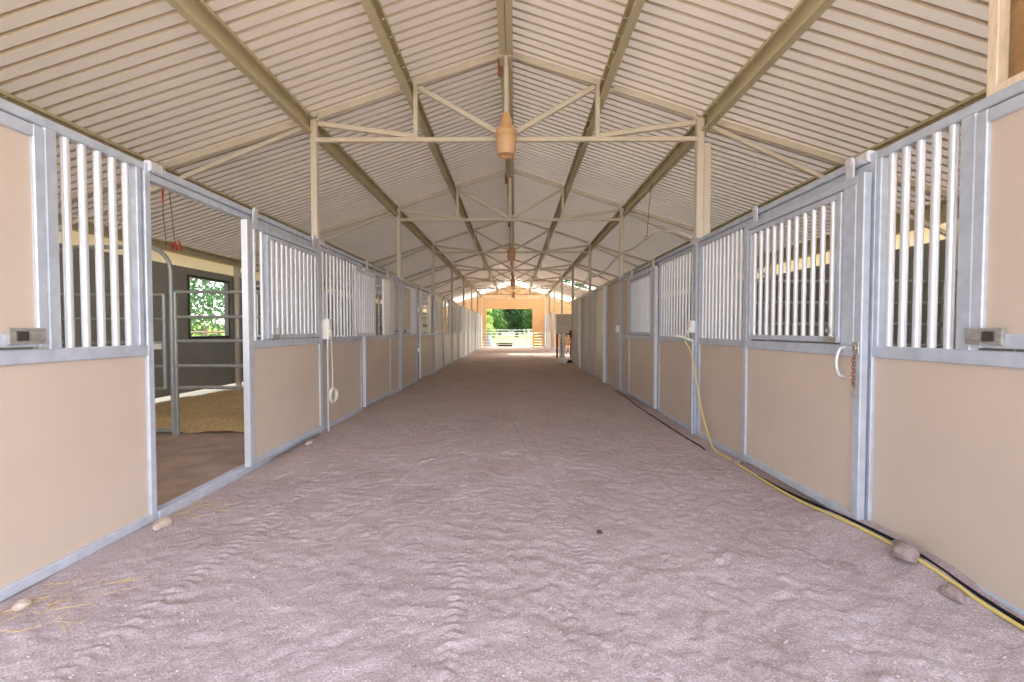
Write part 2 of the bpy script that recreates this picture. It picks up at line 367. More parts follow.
# ------------------------------------------------------------------ stall fronts
ZM0, ZM1, ZT0 = 1.07, 1.14, 2.215
def frame_tubes(mb, X, ya, yb, z0=0., z1=H, stiles=(), depth=.05, pw=.05, mid=True, top=True):
    mb.bar((X, ya+pw/2, z0), (X, ya+pw/2, z1), depth, pw, up=(0,1,0))
    mb.bar((X, yb-pw/2, z0), (X, yb-pw/2, z1), depth, pw, up=(0,1,0))
    a, b = ya+pw, yb-pw
    mb.box((X-depth/2, a, z0+.0), (X+depth/2, b, z0+.055))
    if mid: mb.box((X-depth/2, a, ZM0), (X+depth/2, b, ZM1))
    if top: mb.box((X-depth/2, a, z1-.05), (X+depth/2, b, z1))
    for (sa, sb) in stiles: mb.bar((X, (sa+sb)/2, ZM1), (X, (sa+sb)/2, z1-.05), depth*.96, sb-sa, up=(0,1,0))
def slam_latch(s, X, y, z, parent):
    f = -s                                                            # towards the aisle
    m = MB(); m.box((X, y-.075, z-.038), (X+f*.018, y+.075, z+.038), .006) if f > 0 else m.box((X-.018, y-.075, z-.038), (X, y+.075, z+.038), .006)
    l = m.build('latch', M['steel'], parent)
    x0, x1 = sorted((X+f*.018, X+f*.026))
    MB().box((x0, y-.05, z-.022), (x1, y-.005, z+.022), .002).build('latch_pocket', M['darksteel'], l)
    x0, x1 = sorted((X+f*.018, X+f*.034))
    MB().box((x0, y+.0, z-.018), (x1, y+.055, z+.018), .004).build('latch_bolt', M['steel'], l)
    return l
HT = 2.235
def fill(root, s, X, ups, z1):
    """upper half of a stall front: bars / solid feed door / grey sheet / open"""
    f = -s; zb = z1-.05
    for u in ups:
        k, a, b = u[:3]
        if k == 'bars':
            n = u[3]; r = u[4] if len(u) > 4 else .0195
            for i in range(n):
                y = a+(b-a)*(i+.5)/n
                barobj('bar', (X, y, ZM1-.002), r, zb-ZM1+.004, root)
        elif k == 'feed':
            fr = MB(); pw = .05; Xd = X+f*.012
            za, zc = ZM1+.012, zb-.012
            fr.bar((Xd, a+pw/2, za), (Xd, a+pw/2, zc), .045, pw, up=(0,1,0)); fr.bar((Xd, b-pw/2, za), (Xd, b-pw/2, zc), .045, pw, up=(0,1,0))
            fr.box((Xd-.022, a+pw, za), (Xd+.022, b-pw, za+.065)); fr.box((Xd-.022, a+pw, zc-.06), (Xd+.022, b-pw, zc))
            d = fr.build('feed_door', M['galv'], root)
            MB().box((Xd-.006, a+pw-.005, za+.06), (Xd+.006, b-pw+.005, zc-.055), .001).build('door_sheet', M['tan'], d)
            if len(u) > 3 and u[3] is not None: slam_latch(s, Xd+f*.023, u[3], 1.205, d)
        elif k in ('tan', 'pale', 'greysheet'):
            MB().box((X-.006, a, ZM1-.003), (X+.006, b, zb+.003), .001).build('upper_sheet', M['galv' if k == 'greysheet' else k], root)
def stall_panel(s, ya, yb, ups, label, stiles=(), kick='tan', z1=None, group=None, seams=(), base='stall_front'):
    X = s*AX
    if z1 is None: z1 = HT if (2.76 < ya < (12.4 if s < 0 else 8.75)) else H
    t = thing(base, label, 'stall front', (X, (ya+yb)/2, 0), group)
    fm = MB(); frame_tubes(fm, X, ya, yb, 0., z1, stiles)
    fm.build('frame', M['galv'], t)
    MB().box((X-.007, ya+.045, .05), (X+.007, yb-.045, ZM0+.005), .001).build('kick_panel', M[kick], t)
    for q in seams:
        sm = MB(); xx = X-s*.010; sm.bar((xx, q, .055), (xx, q, ZM0), .012, .035, up=(0,1,0)); sm.build('seam_strip', M['galv'], t)
    fill(t, s, X, ups, z1); return t
def solid_panel(s, ya, yb, key, label):
    X = s*AX
    t = thing('wall_board', label, 'wall panel', (X, (ya+yb)/2, 0))
    fm = MB(); frame_tubes(fm, X, ya, yb, 0., H, mid=False); fm.build('frame', M['galv'], t)
    MB().box((X-.007, ya+.045, .05), (X+.007, yb-.045, H-.06), .001).build('sheet', M[key], t); return t
def grille_mb(X, ya, yb, za, zb, pw=.04, d=.03):
    m = MB(); m.bar((X, ya+pw/2, za), (X, ya+pw/2, zb), d, pw, up=(0,1,0)); m.bar((X, yb-pw/2, za), (X, yb-pw/2, zb), d, pw, up=(0,1,0))
    m.box((X-d/2, ya+pw, za), (X+d/2, yb-pw, za+pw)); m.box((X-d/2, ya+pw, zb-pw), (X+d/2, yb-pw, zb)); return m
def sliding_door(s, ya, yb, label, upper='grille', nb=11, kick='tan', g=None, swing=None, edge='bar', extra=0, latch_at=None):
    """door hung on the aisle side of the fixed panels; upper half a framed drop grille, open, or bars"""
    f = -s; X = s*(AX-.065); z0, z1 = .06, (2.165 if ya < 12.4 else 2.2)
    t = thing('sliding_stall_door', label, 'stall door', (X, (ya+yb)/2, z0), 'sliding stall doors')
    fm = MB(); frame_tubes(fm, X, ya, yb, z0, z1, depth=.045, pw=.06); fm.build('frame', M['galv'], t)
    MB().box((X-.007, ya+.055, z0+.05), (X+.007, yb-.055, ZM0+.005), .001).build('kick_panel', M[kick], t)
    zb = z1-.05
    if upper == 'grille':
        a, b = g or (ya+.12, yb-.08)
        gr = grille_mb(X+f*.012, a, b, ZM1+.012, zb-.012).build('drop_grille', M['galv'], t)
        for i in range(nb):
            y = a+.04+(b-a-.08)*(i+.5)/nb
            barobj('bar', (X+f*.012, y, ZM1+.045), .016, zb-ZM1-.09, gr)
        for i in range(extra):
            y = ya+.06+(a-ya-.06)*(i+.5)/extra; barobj('bar', (X, y, ZM1-.002), .016, zb-ZM1+.004, t)
        if not extra and a-ya > .16: MB().bar((X, (ya+.06+a)/2, ZM1), (X, (ya+.06+a)/2, zb), .04, a-ya-.07, up=(0,1,0)).build('stile', M['galv'], t)
        if yb-b > .14: MB().bar((X, (yb-.06+b)/2, ZM1), (X, (yb-.06+b)/2, zb), .04, yb-b-.07, up=(0,1,0)).build('stile', M['galv'], t)
        if latch_at is not None:
            y = latch_at; xa, xb = sorted((X+f*.028, X+f*.045))
            l = MB().box((xa, y-.05, ZM1+.012), (xb, y+.06, ZM1+.05), .004).build('grille_latch', M['steel'], t)
            rp = [(X+f*.05, y+.01+.018*math.cos(q*2*PI/12), ZM1+.09+.018*math.sin(q*2*PI/12)) for q in range(12)]
            MB().tube(rp, .005, 6, closed=True).build('latch_ring', M['steel'], l, True)
    elif upper == 'swung':                                            # opening left clear, grille folded back against the next panel
        a, b = g; w = b-a
        MB().bar((X, (ya+.06+a)/2, ZM1), (X, (ya+.06+a)/2, zb), .04, a-ya-.06, up=(0,1,0)).build('stile', M['galv'], t)
        MB().bar((X, (yb-.06+b)/2, ZM1), (X, (yb-.06+b)/2, zb), .04, yb-b-.06, up=(0,1,0)).build('stile', M['bar'], t)
        sa, sb = swing
        gr = grille_mb(X+f*.055, sa, sb, ZM1+.0, zb-.012, .05).build('drop_grille', M['bar'], t)
        for i in range(nb):
            y = sa+.04+(sb-sa-.08)*(i+.5)/nb; barobj('bar', (X+f*.055, y, ZM1+.045), .016, zb-ZM1-.09, gr)
    elif upper == 'bars':
        for i in range(nb):
            y = ya+.06+(yb-ya-.12)*(i+.5)/nb; barobj('bar', (X, y, ZM1-.002), .016, zb-ZM1+.004, t)
    else:
        MB().box((X-.006, ya+.055, ZM1-.003), (X+.006, yb-.055, zb+.003), .001).build('upper_sheet', M[upper], t)
    if edge:
        e = MB(); yy = ya-.006; e.box((X-.026, yy-.008, z0), (X+.026, yy+.006, z1), .002); e.build('edge_channel', M[edge], t)
    for y in (ya+.14, yb-.14):                                         # trolley hangers up to the track
        m = MB(); m.box((X-.006, y-.03, z1-.005), (X+.006, y+.03, H-.01), .001)
        m.lathe((X+f*.004, y, H-.008), [(.004,-.010),(.026,-.010),(.026,.010),(.004,.010)], 14, axis='x'); m.build('trolley', M['bar'], t, True)
    return t
def track(s, ya, yb, label):
    f = -s; X = s*(AX-.02)
    t = thing('door_track', label, 'door track', (X, ya, H-.03), 'tracks above the sliding doors')
    x = X-f*.0
    m = MB(); m.bar((x, ya, H-.025), (x, yb, H-.025), .05, .046); m.build('channel', M['galv'], t)
    for y in (ya+.02, yb-.02):
        e = MB(); e.box((x-.028, y-.045, H-.046), (x+.028, y+.045, H+.022), .012); e.build('end_stop', M['bar'], t)
    return t
B = lambda k: P0+BAY*k
# ---- left row
stall_panel(-1, 1.46, 2.755, [('feed', 1.53, 2.125, 2.015), ('bars', 2.21, 2.645, 5), ], 'tan stall panel at the left edge, closed tan feed door beside five bars', stiles=((2.135, 2.195), (2.65, 2.685)), group=None)
stall_panel(-1, 4.02, 5.03, [('bars', 4.07, 4.98, 10, .0165)], 'barred stall panel mostly hidden behind the slid-open door on the left')
sliding_door(-1, 3.645, 5.03, 'slid-open stall door on the left, beside the doorway showing straw bedding', nb=11, g=(3.93, 4.97), extra=2, latch_at=4.02)
track(-1, 2.76, 5.02, 'door track over the open left doorway nearest the camera')
stall_panel(-1, 5.13, 6.55, [('bars', 5.20, 6.50, 12, .0155)], 'left stall panel of close bars just past the white outlet box')
sliding_door(-1, 6.50, 7.86, 'second stall door on the left, its grille folded back leaving a dark opening', upper='swung', g=(6.87, 7.45), swing=(5.99, 6.84), nb=8)
track(-1, 5.13, 8.69, 'door track over the second door on the left')
stall_panel(-1, 7.89, 8.69, [('bars', 7.94, 8.24, 4), ('feed', 8.26, 8.63, 8.36)], 'narrow left stall panel with feed door, just before the second left roof post')
stall_panel(-1, 8.79, 10.28, [('feed', 8.85, 9.55, 8.98), ('bars', 9.6, 10.22, 7)], 'left stall panel with tan feed door, just past the second left roof post', stiles=((9.555, 9.6),), seams=())
sliding_door(-1, 10.33, 11.62, 'third stall door on the left, tall pale edge and open upper half', upper='swung', g=(10.56, 11.25), swing=(11.85, 12.33), nb=5)
track(-1, 8.79, 12.35, 'door track over the third door on the left')
stall_panel(-1, 11.66, 12.35, [('bars', 11.7, 12.3, 7)], 'left stall panel behind the folded grille before the third left roof post')
stall_panel(-1, 12.45, 13.92, [('pale', 12.5, 13.86)], 'pale sheeted left stall panel just past the third left roof post', kick='pale')
sliding_door(-1, 13.97, 15.25, 'fourth stall door on the left, tall pale edge, mid-distance', upper='swung', g=(14.2, 14.95), swing=(15.4, 15.95), nb=5, kick='pale')
stall_panel(-1, 15.28, 16.01, [('tan', 15.33, 15.96)], 'tan left stall panel just before the fourth left roof post', kick='pale')
for k in range(3, 7):
    a = B(k)
    b1 = ['fourth','fifth','sixth','seventh'][k-3]
    stall_panel(-1, a+.05, a+1.46, [('pale', a+.1, a+.75), ('bars', a+.8, a+1.41, 7)], f'distant left stall panel just past the {b1} left roof post', kick='pale', stiles=((a+.75, a+.79),))
    sliding_door(-1, a+1.50, a+2.74, f'{["fifth","sixth","seventh","eighth"][k-3]} stall door on the left, counted from the camera', upper='grille' if k % 2 else 'pale', nb=10, kick='pale')
    if a+3.6 < YE: stall_panel(-1, a+2.78, a+3.61, [('bars', a+2.83, a+3.56, 8)], f'distant left stall panel just beyond the {["fifth","sixth","seventh","eighth"][k-3]} left stall door', kick='pale')
# ---- right row
stall_panel(1, 1.46, 2.62, [('feed', 1.53, 2.015, 1.945), ('bars', 2.105, 2.53, 5)], 'tan stall panel at the right edge, closed tan feed door beside five bars', stiles=((2.025, 2.095), (2.535, 2.575)))
rd = sliding_door(1, 2.575, 3.91, 'closed sliding stall door on the right with eleven-bar drop grille and a hanging chain', nb=11, g=(2.75, 3.83), latch_at=2.80, edge=None)
track(1, 2.64, 5.03, 'door track over the closed right door nearest the camera')
stall_panel(1, 3.95, 5.03, [('bars', 4.0, 4.98, 12, .0175)], 'right stall panel of twelve bars just before the first right roof post')
stall_panel(1, 5.13, 6.42, [('bars', 5.18, 6.37, 12, .0155)], 'right stall panel of close bars just past the yellow hose')
sliding_door(1, 6.385, 7.86, 'second stall door on the right, pale close bars over a tan lower half', nb=13, g=(6.55, 7.74))
track(1, 5.13, 8.69, 'door track over the second door on the right')
stall_panel(1, 7.0, 8.69, [('bars', 7.05, 8.1, 12), ('tan', 8.17, 8.64)], 'right stall panel with narrow tan upper sheet, before the second right roof post', stiles=((8.11, 8.17),), seams=(7.98,))
solid_panel(1, 8.79, 10.02, 'tan', 'full-height tan wall panel just past the second right roof post')
solid_panel(1, 10.12, 11.45, 'pale', 'full-height pale wall panel on the right, beyond a tall white edge')
solid_panel(1, 11.47, 12.35, 'tan', 'full-height tan wall panel just before the third right roof post')
solid_panel(1, 12.45, 13.75, 'tan', 'full-height tan wall panel just past the third right roof post')
solid_panel(1, 13.85, 14.8, 'pale', 'full-height pale wall panel on the right beyond the far white edge')
solid_panel(1, 14.82, 16.01, 'tan', 'last full-height tan wall panel on the right, beside the saddle stand')
for y, nm in ((10.07, 'nearer tall white door edge standing between solid panels on the right'), (13.8, 'farther tall white door edge standing between solid panels on the right')):
    m = MB(); m.bar((2.19, y, 0), (2.19, y, 2.25), .06, .085, up=(0,1,0)); m.box((2.14, y-.03, 1.12), (2.162, y+.03, 1.34), .006)
    o = m.build('door_stile', M['white'], None, origin=(2.19, y, 0)); tag(o, nm, 'post', 'white stiles on the right-hand wall')
for k, nm in ((5, 'sixth'), (6, 'seventh')):
    a = B(k)
    if k == 5: stall_panel(1, a+2.3, a+3.61, [('bars', a+2.35, a+3.56, 9)], 'distant right stall panel with dark bars just before the seventh right roof post', kick='white')
    else:
        stall_panel(1, a+.05, a+1.46, [('bars', a+.1, a+1.41, 9)], 'distant right stall panel just past the seventh right roof post', kick='white')
        sliding_door(1, a+1.50, a+2.9, 'last stall door on the right, beside the peach end wall', nb=9, kick='white')
        stall_panel(1, a+2.94, a+3.55, [('bars', a+2.99, a+3.5, 5)], 'last right stall panel against the peach end wall', kick='white')
# long header rails that carry the tracks
for s, segs in ((-1, ((2.755, 4.02),)), ):
    for a, b in segs:
        m = MB(); m.box((s*AX-.025, a, HT-.05), (s*AX+.025, b, HT))
        tag(m.build('header_rail', M['galv'], None, origin=(s*AX, (a+b)/2, HT-.05)), 'galvanised header rail over the open left doorway', 'rail')
m = MB(); m.box((2.225, 2.62, HT-.05), (2.275, 3.95, HT))
tag(m.build('header_rail', M['galv'], None, origin=(2.25, 3.2, HT-.05)), 'galvanised header rail over the closed right door', 'rail')
m = MB(); m.box((-2.29, 2.755, -.01), (-2.21, 4.02, .055), .006)
tag(m.build('door_threshold', M['galv'], None, origin=(-2.25, 3.4, 0)), 'galvanised threshold bar across the open left doorway', 'threshold')

# chain, bracket and pull handle on the closed right door
X = AX-.065-.023
hp = [(X, 2.70, 1.125), (X-.03, 2.70, 1.115), (X-.05, 2.70, 1.06), (X-.05, 2.70, 1.0), (X-.03, 2.70, .95), (X, 2.70, .94)]
MB().tube(spline(hp, 5), .009, 8).build('pull_handle', M['bar'], rd, True)
ch = thing('latch_chain', 'short rusty chain with snap hanging between the closed right door and its post', 'chain', (X-.015, 2.60, .86))
m = MB()
for i in range(9):
    z = 1.07-i*.021; c = Vector((X-.015, 2.605, z)); pts = []
    for q in range(10):
        a = 2*PI*q/10; pts.append(c+Vector((-.006+.008*math.cos(a) if i % 2 else 0, 0 if i % 2 else .008*math.cos(a), .0145*math.sin(a))))
    m.tube(pts, .0032, 5, closed=True)
m.build('links', M['rust'], ch, True)
m = MB(); m.tube(spline([(X-.015, 2.605, .885), (X-.015, 2.587, .865), (X-.015, 2.592, .83), (X-.015, 2.62, .835), (X-.015, 2.618, .862)], 5), .0045, 6); m.build('snap_hook', M['steel'], ch, True)
m = MB(); m.box((X-.012, 2.58, 1.09), (X-.002, 2.63, 1.16), .003); rp = [(X-.02, 2.605+.016*math.cos(q*PI/6), 1.125+.016*math.sin(q*PI/6)) for q in range(12)]; m.tube(rp, .005, 6, closed=True)
m.build('ring_bracket', M['steel'], ch, True)

# ------------------------------------------------------------------ outer walls, eave strips, end wall (structure)
def wall_with_holes(X, ya, yb, z0, z1, holes, name, m):
    mb = MB(); t = .03; y = ya
    for (a, b, za, zb) in sorted(holes):
        mb.box((X-t, y, z0), (X+t, a, z1), .001)
        if za > z0: mb.box((X-t, a, z0), (X+t, b, za), .001)
        if zb < z1: mb.box((X-t, a, zb), (X+t, b, z1), .001)
        y = b
    mb.box((X-t, y, z0), (X+t, yb, z1), .001); return struct(name, mb, m)
wall_with_holes(LB, YN, YE, .14, 2.32, [(7.52, 8.55, 1.11, 2.16)], 'wall_left', M['dark'])
wall_with_holes(RB, YN, YE, .02, 2.32, [(20.2, 22.6, .02, 2.32)], 'wall_right', M['dark'])
for X, n in ((LB-.01, 1), (RB+.01, 2)):
    struct(f'trim_{n}', MB().box((X-.008, YN, 2.325), (X+.008, YE, 2.53), .001), M['cream'])
w = MB()
for (a, b) in ((7.49, 7.53), (8.54, 8.58)): w.box((LB-.045, a, 1.07), (LB+.045, b, 2.2), .004)
w.box((LB-.045, 7.53, 1.07), (LB+.045, 8.54, 1.115), .004); w.box((LB-.045, 7.53, 2.155), (LB+.045, 8.54, 2.2), .004)
struct('window_1', w, M['darksteel'])
# outer-wall uprights at each truss line
for s, X in ((-1, LB+.09), (1, RB-.09)):
    for k in range(0, 7):
        if s > 0 and k == 5: continue
        y = posts[k]; sd = 'left' if s < 0 else 'right'
        o = MB().bar((X, y, -.03), (X, y, 2.515), .09, .09, up=(0,1,0)).build('wall_post', M['truss'], None, origin=(X, y, 0))
        tag(o, f'square steel post against the {sd} outer wall, ' + ('beside the camera' if k == 0 else ORD[k-1]+' stall partition from the camera'), 'post', f'posts along the {sd} outer wall')
# end wall with the wide doorway
oa, ob, oh = -1.93, 1.34, 2.70
ew = MB(); t0, t1 = YE, YE+.06
def gable(xa, xb, z0):
    xx = sorted({xa, xb, *[q for q in (-AX, 0, AX) if xa < q < xb]})
    top = [(q, roofz(q)-.02) for q in xx]; n = len(xx)
    fr = [(q, t0, z0) for q in xx]+[(q, t0, z) for q, z in top]; bk = [(q, t1, z0) for q in xx]+[(q, t1, z) for q, z in top]
    fs = []
    for i in range(n-1): fs += [(i, i+1, n+i+1, n+i), (2*n+i+1, 2*n+i, 3*n+i, 3*n+i+1), (n+i, n+i+1, 3*n+i+1, 3*n+i), (i+1, i, 2*n+i, 2*n+i+1)]
    fs += [(0, n, 3*n, 2*n), (n-1, 2*n-1+0, 4*n-1, 3*n-1)]
    ew.add(fr+bk, fs)
gable(oa, ob, oh); gable(LB, oa-.36, 0.); gable(oa-.36, oa, 1.02); gable(ob, ob+.80, 1.02); gable(ob+.80, RB, 0.)
struct('wall_end', ew, M['peach'])
tr = MB(); tr.box((oa-.04, YE-.02, oh-.0), (ob+.04, YE, oh+.06), .004); tr.box((oa-.05, YE-.02, 0), (oa, YE, oh), .004); tr.box((ob, YE-.02, 0), (ob+.05, YE, oh), .004)
for x in (-1.45, -.25, .95): tr.box((x-.012, YE-.012, oh+.06), (x+.012, YE, roofz(x)-.14), .002)
struct('trim_3', tr, M['peach'])
for (a, b, lab) in ((oa-.35, oa-.06, 'open stack of orange planks low in the end wall, left of the far doorway'), (ob+.06, ob+.79, 'open row of orange planks low in the end wall, right of the far doorway')):
    t = thing('plank_barrier', lab, 'plank barrier', ((a+b)/2, YE, 0), 'plank barriers beside the far doorway')
    for i in range(5): MB().box((a, YE-.005, .03+i*.2), (b, YE+.03, .03+i*.2+.115), .004).build('plank', M['board'], t)
    for x in (a+.03, b-.03): MB().box((x-.03, YE+.03, -.1), (x+.03, YE+.08, .97), .004).build('upright', M['board'], t)

# ------------------------------------------------------------------ stall partitions inside
def pipe_panel(s, y, xa, xb, label, z=(.545,.805,1.10,1.384,1.68), name='pipe_fence', r=.02, legs=True):
    t = thing(name, label, 'pipe fence', ((xa+xb)/2, y, 0), 'pipe panels between the stalls')
    for q in z: MB().cyl((xa, y, q), (xb, y, q), r, 10).build('rail', M['pipe'], t, True)
    for x in (xa, xb): MB().cyl((x, y, -.02 if legs else z[0]), (x, y, z[-1]), r*1.15, 10).build('upright', M['pipe'], t, True)
    return t
def bow_gate(y, xa, xb, label):
    t = thing('bow_gate', label, 'bow gate', ((xa+xb)/2, y, 0))
    pts = [(xb, y, -.02), (xb, y, .8), (xb, y, 1.9)]+[(xb-.28+.28*math.cos(a), y, 1.93+.28*math.sin(a)) for a in np.linspace(.1, PI/2, 6)]
    pts += [(xa+.28+.28*math.cos(a), y, 1.93+.28*math.sin(a)) for a in np.linspace(PI/2, PI-.1, 6)]+[(xa, y, 1.9), (xa, y, .8), (xa, y, -.02)]
    MB().tube(pts, .024, 10).build('bow', M['pipe'], t, True)
    MB().cyl((xa, y, .03), (xb, y, .03), .024, 10).build('ground_bar', M['pipe'], t, True)
    m = MB(); zs = (.535,.80,1.08,1.36,1.65); a, b = xa+.06, xb-.09
    g = MB().cyl((b, y, zs[0]), (b, y, zs[-1]), .022, 10).cyl((a, y, zs[0]), (a, y, zs[-1]), .022, 10).build('gate_leaf', M['pipe'], t, True)
    for q in zs: MB().cyl((a, y, q), (b, y, q), .018, 10).build('gate_rail', M['pipe'], g, True)
    MB().box((b-.22, y-.03, 1.0), (b-.02, y-.01, 1.07), .004).build('gate_latch', M['cablewhite'], g)
    return t
def bar_partition(y, xa, xb, label):
    t = thing('stall_partition', label, 'stall partition', ((xa+xb)/2, y, 0), 'barred partitions between the stalls')
    m = MB(); m.bar((xa+.03, y, 0), (xa+.03, y, 2.15), .05, .06, up=(0,1,0)); m.bar((xb-.03, y, 0), (xb-.03, y, 2.15), .05, .06, up=(0,1,0))
    for z in (.03, 1.1, 1.98, 2.12): m.box((xa+.06, y-.025, z-.025), (xb-.06, y+.025, z+.025))
    m.build('frame', M['galv'], t)
    MB().box((xa+.05, y-.006, .05), (xb-.05, y+.006, 1.08), .001).build('kick_panel', M['blue'], t)
    n = int((xb-xa)/.1)
    for i in range(n): barobj('bar', (xa+.06+(xb-xa-.12)*(i+.5)/n, y, 1.12), .016, .84, t)
    n2 = 14
    for i in range(n2): barobj('bar', (xa+.06+(xb-xa-.12)*(i+.5)/n2, y, 2.0), .016, .1, t)
    return t
pipe_panel(-1, P0, -3.93, -2.36, 'silver pipe panel seen through the open left doorway')
bow_gate(P0, -5.42, -3.975, 'silver bow gate with curved top, inside the open left stall')
bar_partition(B(1), -5.45, -2.36, 'barred stall partition seen behind the straw bed, left')
for k in (2, 3, 4): pipe_panel(-1, B(k), -5.4, -2.36, f'{ORD[k]} pipe panel partition back in the left row of stalls')
bar_partition(1.42, -5.45, -2.36, 'barred stall partition at the near end of the left row')
pipe_panel(1, P0, 2.36, 5.12, 'silver pipe panel inside the near right stall, behind the bars', z=(.3,.55,.8,1.05,1.3,1.55,1.8))
o = thing('pipe_fence', 'silver pipe panel standing against the dark right outer wall', 'pipe fence', (5.05, 3.9, 0), 'pipe panels between the stalls')
for q in (.4,.7,1.0,1.3,1.6,1.9): MB().cyl((5.05, 3.1, q), (5.05, 4.85, q), .018, 8).build('rail', M['pipe'], o, True)
for q in (3.1, 3.7, 4.3, 4.85): MB().cyl((5.05, q, -.02), (5.05, q, 1.9), .02, 8).build('upright', M['pipe'], o, True)
for k in (1, 2): pipe_panel(1, B(k), 2.36, 5.12, f'{ORD[k]} pipe panel partition back in the right row of stalls')
bar_partition(1.42, 2.36, 5.15, 'barred stall partition at the near end of the right row')
# closing walls of the right-hand tack rooms
tk = MB(); tk.box((2.36, B(3)-.03, 0), (RB-.04, B(3)+.03, 2.3), .002); struct('wall_tack', tk, M['tan'])
# shavings bed
X = np.linspace(-5.55, -2.42, 70); Y = np.linspace(5.16, 8.6, 80); a, b = np.meshgrid(X, Y)
ed = np.clip((b-5.16)/.35, 0, 1)
z = .02+.10*ed*(.7+.5*vnoise(a*1.3, b*1.3, 21))+.03*vnoise(a*5, b*5, 22)+.02*vnoise(a*14, b*14, 23)
sb = grid_mesh('wood_shavings', X, Y, z-.02, M['shav']); tag(sb, 'golden bed of loose wood shavings behind the open left doorway', 'bedding', kind='stuff')

# ------------------------------------------------------------------ twine and wire over the left doorway
tw = thing('gate_twine', 'red baling twine and thin wires hanging above the open left doorway', 'twine', (-3.95, P0-.1, 2.1))
m = MB()
for dx, l in ((0, .98), (.10, .90)): m.tube([(-3.95+dx*.3, P0-.1, 3.12), (-3.97+dx, P0-.1, 2.6), (-3.97+dx, P0-.06, 2.22)], .004, 5)
m.build('wires', M['darksteel'], tw)
m = MB()
for i in range(5): m.tube(spline([(-3.97+.02*random.random(), P0-.1, 3.0-i*.06), (-3.93-.05*random.random(), P0-.12, 2.96-i*.06), (-3.96, P0-.1, 2.93-i*.06)], 4), .007, 5)
for i in range(3): m.tube(spline([(-3.92+.05*i, P0-.06, 2.26), (-3.88+.05*i, P0-.1, 2.22), (-3.90+.05*i, P0-.06, 2.16)], 4), .010, 5)
m.build('knots', M['red'], tw, True)

# ------------------------------------------------------------------ outlet boxes, cord, hoses, cables
def outlet(s, y, z, label, w=.09, h=.14, dx=.06):
    X = s*(AX-.0435); f = -s
    t = thing('outlet_box', label, 'outlet box', (X, y, z))
    xa, xb = sorted((X, X+f*dx)); MB().box((xa, y-w/2, z-h/2), (xb, y+w/2, z+h/2), .01).build('cover', M['white'], t)
    xa, xb = sorted((X+f*dx, X+f*(dx+.015))); MB().box((xa, y-w/4, z-h/3), (xb, y+w/4, z-.01), .004).build('flap', M['cablewhite'], t)
    return t
t = outlet(-1, P0+.045, 1.24, 'white outlet box on the first left roof post, cord coiled below', .10, .24, .10)
MB().tube([(-AX+.11, P0+.04, 1.12), (-AX+.11, P0+.04, .5), (-AX+.11, P0+.04, .02)], .011, 8).build('conduit', M['galv'], t, True)
outlet(1, P0, 1.27, 'white outlet box on the first right roof post above the yellow hose', .10, .14)
outlet(1, B(1)-.02, 1.25, 'white outlet box on the second right roof post')
cd = thing('hanging_cord', 'pale cord looped in a ring below the left outlet box', 'cord', (-2.15, P0+.10, .45))
pts = spline([(-2.10, P0+.05, 1.115), (-2.105, P0+.08, .9), (-2.11, P0+.10, .62), (-2.11, P0+.10, .53)], 6)
MB().tube(pts, .006, 6).build('drop', M['cablewhite'], cd, True)
m = MB()
for j in range(3): m.tube([(-2.115+.012*j, P0+.10+(.085+.006*j)*math.cos(a), .44+(.095-.006*j)*math.sin(a)) for a in np.linspace(0, 2*PI, 20)[:-1]], .007, 6, closed=True)
m.build('coil', M['cablewhite'], cd, True)
# faucet + yellow hose
fa = thing('hose_faucet', 'pale faucet with hose fitting on the first right roof post', 'faucet', (2.2, P0-.05, 1.12))
MB().cyl((2.19, P0-.02, -.02), (2.19, P0-.02, 1.12), .014, 8).build('riser', M['galv'], fa, True)
m = MB(); m.cyl((2.19, P0-.02, 1.10), (2.06, P0-.03, 1.15), .018, 10); m.cyl((2.06, P0-.03, 1.15), (1.98, P0-.03, 1.165), .014, 10, .02); m.lathe((2.12, P0-.03, 1.17), [(.006,0),(.01,.03),(.035,.035),(.035,.05),(.005,.052)], 12)
m.build('spout', M['cablewhite'], fa, True)
def on_floor(p, r): return (p[0], p[1], fz(p[0], p[1])+r)
hz = [(2.08, P0-.06, 1.10), (2.13, P0-.10, .98), (2.15, P0-.18, .75), (2.16, P0-.30, .42), (2.165, P0-.46, .16)]
gp = [(2.15, 4.42), (2.13, 4.15), (2.12, 3.8), (2.10, 3.35), (2.09, 3.0), (2.085, 2.75), (2.10, 2.55), (2.12, 2.36), (2.125, 2.20), (2.13, 2.05), (2.135, 1.94), (2.14, 1.82), (2.145, 1.4), (2.15, .8)]
ho = MB().tube(spline(hz+[on_floor(p, .009) for p in gp], 8), .0085, 8).build('garden_hose', M['yellow'], None, True, origin=(2.0, 3, 0))
tag(ho, 'yellow hose dropping from the right faucet and running along the wall base', 'hose')
bp = [(2.12, 8.6, 0), (2.1, 7.6, 0), (2.06, 6.9, 0), (2.06, 6.0, 0), (2.05, 5.3, 0), (2.05, 4.8, 0), (2.06, 4.5, 0), (2.08, 4.3, -.04), (2.13, 4.05, -.05), (2.16, 3.8, -.03), (2.145, 3.55, -.01), (2.135, 3.2, 0), (2.125, 2.8, 0), (2.14, 2.5, 0), (2.165, 2.2, 0), (2.175, 1.9, 0), (2.18, 1.6, 0), (2.18, .8, 0)]
bh = MB().tube(spline([Vector(on_floor(p, .004))+Vector((0, 0, p[2])) for p in bp], 8), .009, 8).build('black_hose', M['black'], None, True, origin=(2.0, 4, 0))
tag(bh, 'black hose lying along the foot of the right stall fronts', 'hose')
